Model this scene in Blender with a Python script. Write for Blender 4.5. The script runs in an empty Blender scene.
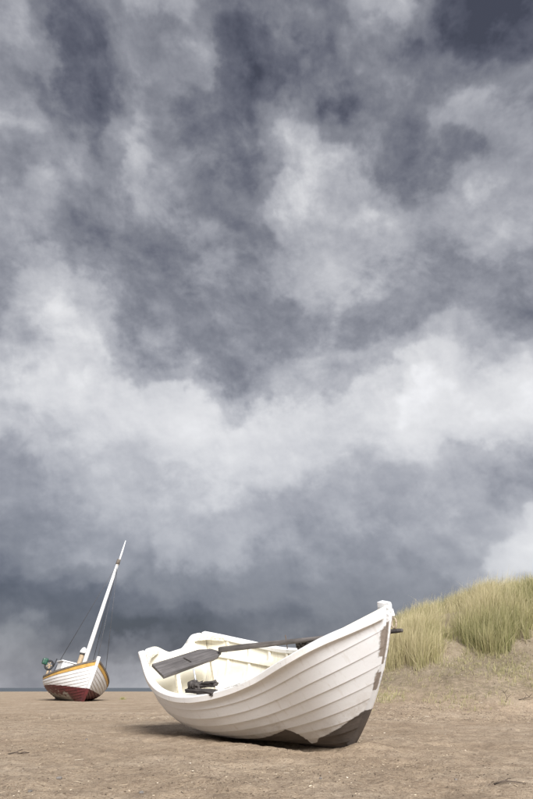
import bpy, bmesh, math, random
import numpy as np
from mathutils import Vector, Matrix

# ------------------------------------------------------------------ camera
scene = bpy.context.scene
COL = scene.collection
CAM_H = 0.45
TILT = math.radians(28.425)
cam_data = bpy.data.cameras.new("camera")
cam_data.sensor_fit = 'VERTICAL'
cam_data.sensor_height = 36.0
cam_data.lens = 24.0
cam_data.clip_start = 0.05
cam_data.clip_end = 30000.0
cam = bpy.data.objects.new("camera", cam_data)
cam.location = (0, 0, CAM_H)
cam.rotation_euler = (math.radians(90) + TILT, 0, 0)
COL.objects.link(cam)
scene.camera = cam

# ------------------------------------------------------------------ exposure
EXPOSURE = 2.25
scene.view_settings.view_transform = 'Standard'
scene.view_settings.look = 'None'
scene.view_settings.gamma = 1.0
scene.view_settings.use_curve_mapping = False
scene.view_settings.exposure = EXPOSURE
scene.cycles.use_denoising = True
scene.cycles.max_bounces = 6

# ------------------------------------------------------------------ sun (veiled by cloud, behind the camera)
SUN_AZ = math.radians(164)     # direction towards the sun, clockwise from +Y
SUN_EL = math.radians(32)
sun_data = bpy.data.lights.new("sun", 'SUN')
sun_data.energy = 1.5
sun_data.angle = math.radians(28)
sun_data.color = (1.0, 0.988, 0.97)
sun = bpy.data.objects.new("sun", sun_data)
sd = Vector((math.sin(SUN_AZ) * math.cos(SUN_EL), math.cos(SUN_AZ) * math.cos(SUN_EL), math.sin(SUN_EL)))
sun.rotation_euler = sd.to_track_quat('Z', 'Y').to_euler()
sun.location = (-12, -15, 20)
COL.objects.link(sun)

# ------------------------------------------------------------------ sky: storm cloud over a Nishita sky
# brightness of the cloud deck (hundredths), rows from the horizon upward, columns from left to right
SKY_ROWS = [
    "61 61 61 61 60 61 65 67 68 66 58 46 43 47 52 57 59 59 54 49 49 50 51 55 58 59 59 59 59",
    "61 61 61 60 60 62 65 67 68 66 57 46 43 47 52 57 59 59 54 49 49 49 51 55 58 59 59 59 59",
    "61 61 61 60 60 61 63 64 65 61 48 41 43 47 51 54 56 56 51 48 49 50 51 54 57 58 59 59 59",
    "59 58 58 57 55 52 51 51 48 42 34 33 40 43 45 47 49 48 46 48 49 50 51 52 53 55 57 57 57",
    "56 55 54 52 46 39 34 34 34 35 34 35 38 40 42 43 43 45 46 48 51 50 51 52 54 56 58 58 58",
    "44 43 42 41 38 36 38 41 47 49 48 46 46 48 48 48 47 48 49 51 52 52 53 53 57 61 64 65 64",
    "39 39 39 41 42 46 51 53 51 54 55 52 54 54 54 53 53 52 53 54 56 57 58 55 62 70 75 76 76",
    "44 44 46 52 56 58 60 60 58 62 67 64 64 61 58 56 56 56 56 56 57 59 61 61 68 79 84 85 85",
    "51 52 53 57 59 59 60 61 63 66 69 67 68 64 62 61 60 60 59 59 60 62 63 65 69 78 86 89 89",
    "56 56 57 58 60 61 62 64 66 68 69 69 70 69 67 64 63 62 62 62 63 65 66 67 67 69 77 82 83",
    "63 63 63 63 65 67 69 71 71 73 74 75 75 75 72 68 67 66 65 65 66 68 69 69 66 62 65 67 67",
    "61 61 61 63 67 72 74 75 76 77 78 79 80 80 77 75 73 72 70 68 69 72 72 69 65 61 61 61 61",
    "58 58 60 65 72 75 77 78 79 80 82 82 83 83 81 79 78 76 75 73 74 78 77 72 68 66 64 64 64",
    "67 67 68 71 75 77 78 80 81 83 85 84 85 86 83 81 81 78 78 77 78 83 82 81 83 82 80 78 78",
    "73 73 75 77 79 81 82 82 83 85 88 86 77 73 74 78 80 77 79 83 85 89 89 89 89 88 88 88 88",
    "78 78 79 82 82 83 82 81 81 82 84 73 60 56 61 68 68 68 71 77 84 89 91 90 86 84 85 88 88",
    "75 75 77 80 82 82 78 72 68 69 70 58 50 51 56 63 62 60 62 67 75 84 89 86 81 76 77 80 80",
    "70 70 72 75 79 80 72 64 60 59 58 51 49 51 54 52 58 59 59 62 65 74 81 81 75 69 67 70 70",
    "61 61 64 71 78 77 69 61 58 56 51 47 48 53 55 51 61 63 62 62 61 63 72 76 68 63 60 61 61",
    "58 58 63 75 82 77 70 62 57 55 51 50 52 56 58 57 68 69 65 63 61 61 62 63 63 60 56 57 57",
    "61 61 65 77 78 74 67 59 54 53 55 57 59 61 62 66 72 71 69 67 63 62 60 58 58 57 57 57 58",
    "63 63 64 65 66 63 58 54 52 52 57 60 61 61 62 67 73 76 75 71 65 64 63 60 63 64 61 59 59",
    "61 61 61 57 54 52 53 54 54 53 56 56 56 56 60 67 73 76 75 73 70 67 66 65 67 67 62 59 59",
    "60 59 59 55 52 51 53 57 60 57 58 57 56 56 59 67 70 72 75 79 73 67 65 64 64 63 60 58 58",
    "57 57 57 54 55 55 53 57 62 58 57 56 54 53 59 71 72 72 74 72 62 56 58 59 67 63 60 60 60",
    "51 52 52 54 58 59 51 57 64 59 56 53 51 50 53 68 76 71 65 59 53 47 48 49 59 59 60 60 60",
    "59 58 56 51 52 50 44 51 66 61 56 53 50 50 58 72 76 73 63 57 51 50 55 50 48 55 57 57 56",
    "66 66 66 58 49 45 42 51 60 56 50 51 51 53 62 75 68 54 52 55 51 51 63 63 61 57 52 52 51",
    "55 56 58 58 53 45 42 50 60 52 47 49 49 50 56 64 56 44 42 48 54 51 56 61 59 51 51 51 50",
    "62 61 60 62 60 45 43 49 61 55 55 56 46 43 50 53 49 46 45 50 60 49 50 46 44 48 50 49 48",
    "65 65 65 66 62 43 44 54 57 55 60 65 48 39 45 47 49 51 58 50 47 46 41 37 35 39 40 38 37",
    "60 60 61 59 50 42 44 51 57 54 54 51 44 41 43 48 53 48 59 58 65 54 38 34 33 36 35 35 35",
    "60 60 60 58 47 41 43 48 63 66 60 54 47 44 50 58 55 47 60 68 72 50 38 34 34 35 35 35 35",
    "60 60 60 59 48 41 43 48 62 67 60 54 47 44 50 58 54 47 60 68 71 48 37 34 35 35 35 35 35",
]
SKY_U0, SKY_U1 = -0.52, 0.52
SKY_V0, SKY_V1 = -0.56, 0.70
SKY_MEAN = 0.60
SKY_STRENGTH = 0.1


class Nodes:
    """thin wrapper for building node trees"""
    def __init__(self, tree):
        self.t = tree
        self.n = tree.nodes
        self.l = tree.links

    def new(self, typ, **kw):
        n = self.n.new(typ)
        for k, v in kw.items():
            setattr(n, k, v)
        return n

    def put(self, sock, v):
        if hasattr(v, 'is_output') or isinstance(v, bpy.types.NodeSocket):
            self.l.new(v, sock)
        else:
            sock.default_value = v

    def math(self, op, a, b=None, c=None, clamp=False):
        n = self.new('ShaderNodeMath', operation=op, use_clamp=clamp)
        for i, v in enumerate((a, b, c)):
            if v is not None:
                self.put(n.inputs[i], v)
        return n.outputs[0]

    def vmath(self, op, a, b=None, scale=None):
        n = self.new('ShaderNodeVectorMath', operation=op)
        self.put(n.inputs[0], a)
        if b is not None:
            self.put(n.inputs[1], b)
        if scale is not None:
            self.put(n.inputs[3], scale)
        return n.outputs['Value'] if op in ('DOT_PRODUCT', 'LENGTH', 'DISTANCE') else n.outputs[0]

    def noise(self, vec, scale, detail=4, rough=0.5, dist=0.0, color=False, lac=2.0):
        n = self.new('ShaderNodeTexNoise')
        if vec is not None:
            self.put(n.inputs['Vector'], vec)
        n.inputs['Scale'].default_value = scale
        n.inputs['Detail'].default_value = detail
        n.inputs['Roughness'].default_value = rough
        n.inputs['Lacunarity'].default_value = lac
        n.inputs['Distortion'].default_value = dist
        return n.outputs['Color' if color else 'Fac']

    def ramp(self, fac, stops, interp='LINEAR'):
        n = self.new('ShaderNodeValToRGB')
        self.put(n.inputs[0], fac)
        r = n.color_ramp
        r.interpolation = interp
        while len(r.elements) > 1:
            r.elements.remove(r.elements[-1])
        r.elements[0].position = stops[0][0]
        for p, c in stops[1:]:
            r.elements.new(p)
        for e, (p, c) in zip(r.elements, stops):
            e.position = p
            e.color = c if len(c) == 4 else (*c, 1)
        return n.outputs[0]

    def mix(self, fac, a, b, blend='MIX'):
        n = self.new('ShaderNodeMix', data_type='RGBA', blend_type=blend)
        self.put(n.inputs[0], fac)
        for i, v in ((6, a), (7, b)):
            if isinstance(v, tuple) and len(v) == 3:
                v = (*v, 1)
            self.put(n.inputs[i], v)
        return n.outputs[2]

    def maprange(self, v, a, b, c=0.0, d=1.0, typ='LINEAR', clamp=True):
        n = self.new('ShaderNodeMapRange', interpolation_type=typ, clamp=clamp)
        self.put(n.inputs[0], v)
        for i, x in enumerate((a, b, c, d)):
            n.inputs[1 + i].default_value = x
        return n.outputs[0]

    def combine(self, x=0.0, y=0.0, z=0.0):
        n = self.new('ShaderNodeCombineXYZ')
        for i, v in enumerate((x, y, z)):
            self.put(n.inputs[i], v)
        return n.outputs[0]

    def sep(self, v):
        n = self.new('ShaderNodeSeparateXYZ')
        self.put(n.inputs[0], v)
        return n.outputs


def build_world():
    w = bpy.data.worlds.new("World")
    scene.world = w
    w.use_nodes = True
    w.node_tree.nodes.clear()
    N = Nodes(w.node_tree)
    out = N.new('ShaderNodeOutputWorld')
    bg = N.new('ShaderNodeBackground')
    N.l.new(bg.outputs[0], out.inputs[0])
    bg.inputs[1].default_value = SKY_STRENGTH
    sky = N.new('ShaderNodeTexSky', sky_type='NISHITA')
    sky.sun_disc = False
    sky.sun_elevation = SUN_EL
    sky.sun_rotation = SUN_AZ
    sky.air_density = 1.0
    sky.dust_density = 3.0

    tc = N.new('ShaderNodeTexCoord')
    d = N.vmath('NORMALIZE', tc.outputs['Generated'])
    X, Y, Z = N.sep(d)
    # cloud deck seen in perspective: a flat layer overhead
    zz = N.math('ADD', N.math('MAXIMUM', Z, 0.0), 0.16)
    deck = N.combine(N.math('DIVIDE', X, zz), N.math('DIVIDE', Y, zz), 0.0)
    # stereographic chart of the sky about a fixed direction (north, 28.4 degrees up)
    c, s = math.cos(TILT), math.sin(TILT)
    yp = N.math('MULTIPLY_ADD', Y, c, N.math('MULTIPLY', Z, s))
    zp = N.math('MULTIPLY_ADD', Z, c, N.math('MULTIPLY', Y, -s))
    k = N.math('DIVIDE', 2.0, N.math('MAXIMUM', N.math('ADD', yp, 1.0), 0.02))
    U = N.math('MULTIPLY', X, k)
    V = N.math('MULTIPLY', zp, k)
    # turbulence drags the edges of the banks about
    w1 = N.vmath('SUBTRACT', N.noise(d, 4.5, 3, 0.5, color=True), (0.5, 0.5, 0.5))
    w2 = N.vmath('SUBTRACT', N.noise(d, 14.0, 4, 0.5, color=True), (0.5, 0.5, 0.5))
    w3 = N.vmath('SUBTRACT', N.noise(d, 46.0, 4, 0.55, color=True), (0.5, 0.5, 0.5))
    wx1, wy1, _ = N.sep(w1)
    wx2, wy2, _ = N.sep(w2)
    wx3, wy3, _ = N.sep(w3)
    U = N.math('ADD', U, N.math('MULTIPLY_ADD', wx1, 0.05, N.math('MULTIPLY_ADD', wx2, 0.09, N.math('MULTIPLY', wx3, 0.022))))
    V = N.math('ADD', V, N.math('MULTIPLY_ADD', wy1, 0.05, N.math('MULTIPLY_ADD', wy2, 0.09, N.math('MULTIPLY', wy3, 0.022))))
    rows = [[int(a) / 100 for a in r.split()] for r in SKY_ROWS]
    pad = 0.14
    lo, hi = SKY_U0 - pad, SKY_U1 + pad
    uf = N.maprange(U, lo, hi)
    nr, nc = len(rows), len(rows[0])
    dv = (SKY_V1 - SKY_V0) / (nr - 1)
    acc, wsum = 0.0, 0.0
    for i, r in enumerate(rows):
        v0 = SKY_V0 + i * dv
        stops = [(0.0, (SKY_MEAN,) * 3)]
        for j, val in enumerate(r):
            u0 = SKY_U0 + (SKY_U1 - SKY_U0) * j / (nc - 1)
            stops.append(((u0 - lo) / (hi - lo), (val - SKY_MEAN + SKY_MEAN,) * 3))
        stops.append((1.0, (SKY_MEAN,) * 3))
        col = N.ramp(uf, stops, 'EASE')
        wt = N.maprange(N.math('ABSOLUTE', N.math('SUBTRACT', V, v0)), 0.0, dv, 1.0, 0.0, 'SMOOTHSTEP')
        acc = N.math('MULTIPLY_ADD', N.math('SUBTRACT', col, SKY_MEAN), wt, acc)
    large = N.math('MULTIPLY_ADD', acc, 1.10, SKY_MEAN)
    # billows: patches with firm edges at three sizes, lit from above (each patch against the same patch a little higher)
    dd = N.vmath('ADD', d, N.vmath('SCALE', w1, scale=0.05))
    up = (0.006, 0.0, 0.020)
    det, lit_sum = 0.0, 0.0
    for sc, dt, rg, amp, lit in ((5.0, 6, 0.48, 0.095, 0.40), (12.0, 5, 0.52, 0.048, 0.33), (31.0, 5, 0.52, 0.016, 0.15)):
        na = N.noise(dd, sc, dt, rg)
        nb = N.noise(N.vmath('ADD', dd, tuple(q * 6.0 / sc for q in up)), sc, dt, rg)
        firm = N.math('SUBTRACT', N.maprange(na, 0.38, 0.64, 0.0, 1.0, 'SMOOTHSTEP'), 0.5)
        det = N.math('MULTIPLY_ADD', firm, amp, det)
        lit_sum = N.math('MULTIPLY_ADD', N.math('SUBTRACT', na, nb), lit, lit_sum)
    # low rain haze and the brightest, thinnest veils are smoother than the thick grey
    soft = N.maprange(large, 0.70, 0.92, 1.0, 0.40, 'SMOOTHSTEP')
    soft = N.math('MULTIPLY', soft, N.maprange(Z, 0.05, 0.60, 0.42, 1.0, 'SMOOTHSTEP'))
    L = N.math('MULTIPLY_ADD', det, soft, large)
    # cloud lies in sheets: firm edges where one sheet ends over the next
    per = 0.17
    wave = N.math('SINE', N.math('MULTIPLY', N.math('ADD', L, N.math('MULTIPLY', wx1, 0.4)), -2 * math.pi / per))
    L = N.math('MULTIPLY_ADD', wave, 0.017, L)
    L = N.math('MULTIPLY_ADD', lit_sum, soft, L)
    L = N.math('MINIMUM', N.math('MAXIMUM', L, 0.28), 0.96)
    lin = N.math('POWER', L, 2.2)
    tint = N.ramp(L, [(0.30, (0.905, 0.945, 1.28)), (0.5, (0.945, 0.97, 1.115)), (0.72, (0.975, 0.985, 1.05)), (0.88, (0.995, 0.995, 1.012))])
    gain = (1.0 / (2 ** EXPOSURE)) / SKY_STRENGTH
    cloud = N.vmath('SCALE', tint, scale=N.math('MULTIPLY', lin, gain))
    col = N.mix(0.975, sky.outputs[0], cloud)
    N.l.new(col, bg.inputs[0])
    w.cycles.sampling_method = 'MANUAL'
    w.cycles.sample_map_resolution = 512


build_world()

# ------------------------------------------------------------------ helpers
RNG = np.random.default_rng(7)


def mesh_obj(name, verts, faces, mats, parent=None, face_mat=None, smooth=True, attrs=None):
    me = bpy.data.meshes.new(name)
    me.from_pydata([tuple(v) for v in np.asarray(verts, float)], [], [tuple(int(i) for i in f) for f in faces])
    if not isinstance(mats, (list, tuple)):
        mats = [mats]
    for m in mats:
        me.materials.append(m)
    if face_mat is not None:
        me.polygons.foreach_set('material_index', np.asarray(face_mat, np.int32))
    if smooth:
        me.polygons.foreach_set('use_smooth', np.ones(len(me.polygons), bool))
    if attrs:
        for k, v in attrs.items():
            a = me.attributes.new(k, 'FLOAT', 'POINT')
            a.data.foreach_set('value', np.asarray(v, np.float32))
    me.update()
    o = bpy.data.objects.new(name, me)
    COL.objects.link(o)
    if parent is not None:
        o.parent = parent
    return o


def fast_mesh(name, V, F, mats, attrs=None, smooth=True, parent=None):
    """quads/tris from numpy arrays, quickly"""
    V = np.asarray(V, np.float32)
    F = np.asarray(F, np.int32)
    me = bpy.data.meshes.new(name)
    me.vertices.add(len(V))
    me.vertices.foreach_set('co', V.ravel())
    k = F.shape[1]
    me.loops.add(F.size)
    me.loops.foreach_set('vertex_index', F.ravel())
    me.polygons.add(len(F))
    me.polygons.foreach_set('loop_start', np.arange(0, F.size, k, dtype=np.int32))
    me.polygons.foreach_set('loop_total', np.full(len(F), k, np.int32))
    me.polygons.foreach_set('use_smooth', np.full(len(F), smooth, bool))
    for m in (mats if isinstance(mats, (list, tuple)) else [mats]):
        me.materials.append(m)
    if attrs:
        for kk, v in attrs.items():
            a = me.attributes.new(kk, 'FLOAT', 'POINT')
            a.data.foreach_set('value', np.asarray(v, np.float32))
    me.update(calc_edges=True)
    me.validate()
    o = bpy.data.objects.new(name, me)
    COL.objects.link(o)
    if parent is not None:
        o.parent = parent
    return o


def tag(o, label=None, cat=None, group=None, kind=None):
    if label:
        o['label'] = label
    if cat:
        o['category'] = cat
    if group:
        o['group'] = group
    if kind:
        o['kind'] = kind
    return o


def empty(name, loc=(0, 0, 0)):
    o = bpy.data.objects.new(name, None)
    o.location = loc
    o.empty_display_size = 0.2
    COL.objects.link(o)
    return o


def sweep(rings, closed_ring=True, caps=True):
    """rings: (n,k,3) -> verts, faces of a tube of quads"""
    rings = np.asarray(rings, float)
    n, k, _ = rings.shape
    V = rings.reshape(-1, 3)
    F = []
    kk = k if closed_ring else k - 1
    for i in range(n - 1):
        for j in range(kk):
            a = i * k + j
            b = i * k + (j + 1) % k
            F.append((a, b, b + k, a + k))
    if caps and closed_ring:
        F.append(tuple(range(k - 1, -1, -1)))
        F.append(tuple((n - 1) * k + j for j in range(k)))
    return V, F


def tube(path, radii, k=8, twist=0.0):
    path = np.asarray(path, float)
    n = len(path)
    radii = np.broadcast_to(np.asarray(radii, float), (n,))
    tan = np.gradient(path, axis=0)
    tan /= np.linalg.norm(tan, axis=1)[:, None] + 1e-12
    ref = np.array([0, 0, 1.0]) if abs(tan[0][2]) < 0.9 else np.array([1.0, 0, 0])
    rings = []
    for p, t, r in zip(path, tan, radii):
        a = np.cross(t, ref)
        a /= np.linalg.norm(a)
        b = np.cross(a, t)
        ang = np.arange(k) * 2 * math.pi / k + twist
        rings.append(p + r * (np.cos(ang)[:, None] * a + np.sin(ang)[:, None] * b))
    return sweep(rings)


def bevel_box(sx, sy, sz, bev=0.005, seg=2, jitter=0.0, cuts=0, seed=1):
    bm = bmesh.new()
    bmesh.ops.create_cube(bm, size=1.0)
    for v in bm.verts:
        v.co = Vector((v.co.x * sx, v.co.y * sy, v.co.z * sz))
    if cuts:
        bmesh.ops.subdivide_edges(bm, edges=bm.edges[:], cuts=cuts, use_grid_fill=True)
    if jitter:
        r = random.Random(seed)
        for v in bm.verts:
            v.co += Vector((r.uniform(-1, 1), r.uniform(-1, 1), r.uniform(-1, 1))) * jitter
    if bev:
        ed = [e for e in bm.edges if len(e.link_faces) == 2 and e.calc_face_angle(0) > 0.8]
        bmesh.ops.bevel(bm, geom=ed, offset=bev, segments=seg, affect='EDGES', profile=0.6)
    bm.verts.index_update()
    V = np.array([v.co[:] for v in bm.verts])
    F = [[v.index for v in f.verts] for f in bm.faces]
    bm.free()
    return V, F


def join(parts):
    V, F, n = [], [], 0
    for v, f in parts:
        V.append(np.asarray(v, float))
        F += [tuple(i + n for i in ff) for ff in f]
        n += len(v)
    return np.concatenate(V), F


# --- vectorised value noise
def _hash(ix, iy, seed):
    h = (ix.astype(np.int64) * 374761393 + iy.astype(np.int64) * 668265263 + seed * 1442695041) & 0x7fffffff
    h = ((h ^ (h >> 13)) * 1274126177) & 0x7fffffff
    return ((h ^ (h >> 16)) & 0xffff) / 65535.0


def vnoise(x, y, seed=0):
    ix, iy = np.floor(x), np.floor(y)
    fx, fy = x - ix, y - iy
    fx = fx * fx * fx * (fx * (fx * 6 - 15) + 10)
    fy = fy * fy * fy * (fy * (fy * 6 - 15) + 10)
    a, b = _hash(ix, iy, seed), _hash(ix + 1, iy, seed)
    c, d = _hash(ix, iy + 1, seed), _hash(ix + 1, iy + 1, seed)
    return (a + (b - a) * fx) * (1 - fy) + (c + (d - c) * fx) * fy - 0.5


def fbm(x, y, octaves=4, seed=0, gain=0.5):
    s, a = 0.0, 1.0
    for i in range(octaves):
        s = s + a * vnoise(x * 2 ** i + 17.3 * i, y * 2 ** i - 9.1 * i, seed + i)
        a *= gain
    return s


def smooth01(t):
    t = np.clip(t, 0, 1)
    return t * t * (3 - 2 * t)


# ------------------------------------------------------------------ materials
def new_mat(name):
    m = bpy.data.materials.new(name)
    m.use_nodes = True
    m.node_tree.nodes.clear()
    N = Nodes(m.node_tree)
    out = N.new('ShaderNodeOutputMaterial')
    b = N.new('ShaderNodeBsdfPrincipled')
    N.l.new(b.outputs[0], out.inputs[0])
    return m, N, b


def attr(N, name):
    return N.new('ShaderNodeAttribute', attribute_name=name).outputs['Fac']


def bump(N, b, h, strength=0.3, dist=0.01):
    n = N.new('ShaderNodeBump')
    n.inputs['Strength'].default_value = strength
    n.inputs['Distance'].default_value = dist
    N.put(n.inputs['Height'], h)
    N.l.new(n.outputs[0], b.inputs['Normal'])


def mat_paint(name, col, dirt, wood, bare=True, rough=0.5, stain=0.35, flake=0.0, splash=False):
    """old brush paint on planking; attribute 'bare' shows where the wood has lost its paint"""
    m, N, b = new_mat(name)
    tc = N.new('ShaderNodeTexCoord').outputs['Object']
    stretched = N.vmath('MULTIPLY', tc, (0.55, 2.0, 2.0))
    big = N.noise(stretched, 2.6, 6, 0.6)
    grime = N.maprange(big, 0.42, 0.75, 0.0, stain, 'SMOOTHSTEP')
    c = N.mix(grime, col, dirt)
    speck = N.maprange(N.noise(tc, 60, 3, 0.6), 0.66, 0.72)
    c = N.mix(N.math('MULTIPLY', speck, 0.35), c, tuple(0.55 * x for x in dirt))
    runs = N.maprange(N.noise(N.vmath('MULTIPLY', tc, (26.0, 10.0, 1.6)), 1.0, 4, 0.6), 0.58, 0.74, 0.0, stain)
    c = N.mix(runs, c, tuple(x * k for x, k in zip(dirt, (0.80, 0.74, 0.66))))
    grain = N.noise(N.vmath('MULTIPLY', tc, (3.0, 60.0, 60.0)), 1.0, 5, 0.6)
    h = N.math('MULTIPLY', grain, 0.35)
    r = rough
    if splash:
        mud = N.maprange(N.noise(tc, 7, 7, 0.72), 0.44, 0.62)
        c = N.mix(N.math('MULTIPLY', N.math('MULTIPLY', mud, attr(N, 'splash')), 0.55), c, (0.40, 0.34, 0.28))
    if bare:
        wv = N.mix(grain, tuple(0.6 * x for x in wood), tuple(1.35 * x for x in wood))
        wv = N.mix(N.maprange(N.noise(tc, 9, 4, 0.6), 0.4, 0.7), wv, tuple(0.75 * x for x in wood))
        wv = N.mix(attr(N, 'pale'), wv, N.mix(grain, (0.17, 0.14, 0.12), (0.36, 0.31, 0.27)))
        edge = N.math('ADD', attr(N, 'bare'), N.math('MULTIPLY', N.math('SUBTRACT', N.noise(stretched, 22, 8, 0.7), 0.5), 0.75))
        msk = N.maprange(edge, 0.48, 0.54)
        if flake:
            fl = N.maprange(N.noise(stretched, 11, 7, 0.7), 0.70 - flake, 0.72 - flake)
            msk = N.math('MAXIMUM', msk, fl)
        under = N.maprange(edge, 0.36, 0.42)
        c = N.mix(N.math('MULTIPLY', under, 0.75), c, tuple(0.62 * x for x in dirt))
        c = N.mix(msk, c, wv)
        h = N.math('SUBTRACT', h, N.math('MULTIPLY', msk, 0.6))
        r = N.math('MULTIPLY_ADD', msk, 0.3, rough)
    N.put(b.inputs['Base Color'], c)
    N.put(b.inputs['Roughness'], r)
    b.inputs['Specular IOR Level'].default_value = 0.35
    bump(N, b, h, 0.35, 0.004)
    return m


def mat_wood(name, a, c, scale=(2.0, 40.0, 40.0), rough=0.8, cracks=0.5):
    m, N, b = new_mat(name)
    tc = N.new('ShaderNodeTexCoord').outputs['Object']
    g = N.noise(N.vmath('MULTIPLY', tc, scale), 1.0, 7, 0.65, dist=0.3)
    g2 = N.noise(tc, 5.0, 4, 0.6)
    col = N.ramp(g, [(0.28, tuple(0.35 * x for x in a)), (0.42, a), (0.62, c), (0.8, tuple(min(1, 1.25 * x) for x in c))])
    col = N.mix(N.maprange(g2, 0.35, 0.7, 0.0, cracks), col, tuple(0.55 * x for x in a))
    N.put(b.inputs['Base Color'], col)
    b.inputs['Roughness'].default_value = rough
    b.inputs['Specular IOR Level'].default_value = 0.25
    bump(N, b, g, 0.6, 0.006)
    return m


def mat_plain(name, col, rough=0.6, metal=0.0, var=0.25, scale=12.0):
    m, N, b = new_mat(name)
    tc = N.new('ShaderNodeTexCoord').outputs['Object']
    n = N.noise(tc, scale, 6, 0.6)
    c = N.mix(N.maprange(n, 0.35, 0.72), col, tuple(x * (1 - var * 1.6) for x in col))
    N.put(b.inputs['Base Color'], c)
    b.inputs['Roughness'].default_value = rough
    b.inputs['Metallic'].default_value = metal
    bump(N, b, n, 0.2, 0.004)
    return m


def mat_sand():
    m, N, b = new_mat("sand")
    tc = N.new('ShaderNodeTexCoord').outputs['Object']
    dn = attr(N, 'dune')
    p1 = N.noise(tc, 0.9, 5, 0.6)
    p2 = N.noise(tc, 6.0, 6, 0.68)
    p3 = N.noise(tc, 42.0, 6, 0.75)
    p4 = N.noise(tc, 190.0, 4, 0.75)
    damp = N.ramp(p1, [(0.32, (0.365, 0.274, 0.188)), (0.5, (0.455, 0.352, 0.250)), (0.68, (0.53, 0.425, 0.316))])
    dry = N.ramp(p1, [(0.32, (0.260, 0.210, 0.147)), (0.5, (0.344, 0.286, 0.210)), (0.68, (0.420, 0.357, 0.273))])
    c = N.mix(dn, damp, dry)
    c = N.mix(N.maprange(p2, 0.40, 0.64, 0.0, 0.55), c, (0.185, 0.134, 0.094))
    c = N.mix(N.maprange(p3, 0.50, 0.66, 0.0, 0.7), c, (0.109, 0.074, 0.049))
    c = N.mix(N.maprange(p3, 0.46, 0.30, 0.0, 0.6), c, (0.504, 0.420, 0.336))
    c = N.mix(N.maprange(p4, 0.54, 0.66, 0.0, 0.8), c, (0.076, 0.052, 0.035))
    c = N.mix(N.maprange(p4, 0.44, 0.30, 0.0, 0.75), c, (0.571, 0.496, 0.412))
    # thin turf and moss on the foot of the dune
    tf = N.math('MULTIPLY', attr(N, 'turf'), N.maprange(N.noise(tc, 9.0, 6, 0.72), 0.30, 0.56))
    c = N.mix(N.math('MULTIPLY', tf, 0.78), c, N.mix(N.noise(tc, 30.0, 3, 0.6), (0.092, 0.071, 0.046), (0.235, 0.197, 0.130)))
    # scattered shell fragments and dark grit
    vo = N.new('ShaderNodeTexVoronoi', feature='F1')
    N.put(vo.inputs['Vector'], tc)
    vo.inputs['Scale'].default_value = 34.0
    rnd = N.sep(vo.outputs['Color'])
    near = N.maprange(vo.outputs['Distance'], 0.10, 0.16, 1.0, 0.0)
    shell = N.math('MULTIPLY', near, N.math('GREATER_THAN', rnd[0], 0.93))
    grit = N.math('MULTIPLY', near, N.math('LESS_THAN', rnd[0], 0.10))
    c = N.mix(N.math('MULTIPLY', shell, 0.75), c, (0.62, 0.57, 0.52))
    c = N.mix(N.math('MULTIPLY', grit, 0.8), c, (0.05, 0.04, 0.034))
    N.put(b.inputs['Base Color'], c)
    b.inputs['Roughness'].default_value = 0.95
    b.inputs['Specular IOR Level'].default_value = 0.12
    h = N.math('ADD', N.math('MULTIPLY', p2, 1.6), N.math('ADD', N.math('MULTIPLY', p3, 0.9), N.math('MULTIPLY', p4, 0.35)))
    bump(N, b, h, 0.78, 0.02)
    return m


def mat_sea():
    m, N, b = new_mat("sea_water")
    tc = N.new('ShaderNodeTexCoord').outputs['Object']
    w = N.noise(N.vmath('MULTIPLY', tc, (0.25, 1.0, 1.0)), 0.6, 5, 0.6)
    N.put(b.inputs['Base Color'], N.mix(N.maprange(w, 0.4, 0.65), (0.045, 0.058, 0.07), (0.085, 0.10, 0.115)))
    b.inputs['Roughness'].default_value = 0.38
    b.inputs['Specular IOR Level'].default_value = 0.3
    bump(N, b, w, 1.0, 0.5)
    return m


def mat_grass():
    m, N, b = new_mat("marram_grass")
    r = attr(N, 'rand')
    t = attr(N, 'along')
    fresh = N.ramp(r, [(0.0, (0.128, 0.145, 0.046)), (0.30, (0.222, 0.228, 0.087)), (0.55, (0.340, 0.315, 0.147)),
                       (0.78, (0.414, 0.373, 0.197)), (1.0, (0.513, 0.446, 0.275))])
    tip = N.ramp(r, [(0.0, (0.267, 0.262, 0.114)), (0.5, (0.423, 0.387, 0.202)), (1.0, (0.591, 0.513, 0.330))])
    c = N.mix(N.maprange(t, 0.25, 1.0), fresh, tip)
    N.put(b.inputs['Base Color'], c)
    b.inputs['Roughness'].default_value = 0.65
    b.inputs['Specular IOR Level'].default_value = 0.3
    tr = N.new('ShaderNodeBsdfTranslucent')
    N.put(tr.inputs[0], c)
    mx = N.new('ShaderNodeMixShader')
    mx.inputs[0].default_value = 0.3
    N.l.new(b.outputs[0], mx.inputs[1])
    N.l.new(tr.outputs[0], mx.inputs[2])
    out = [n for n in N.n if n.type == 'OUTPUT_MATERIAL'][0]
    N.l.new(mx.outputs[0], out.inputs[0])
    return m


def mat_straw():
    m, N, b = new_mat("straw_litter")
    r = attr(N, 'rand')
    c = N.ramp(r, [(0.0, (0.045, 0.032, 0.022)), (0.35, (0.12, 0.085, 0.055)), (0.6, (0.28, 0.215, 0.145)), (0.85, (0.5, 0.42, 0.31)), (1.0, (0.66, 0.6, 0.5))])
    N.put(b.inputs['Base Color'], c)
    b.inputs['Roughness'].default_value = 0.85
    return m


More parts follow.
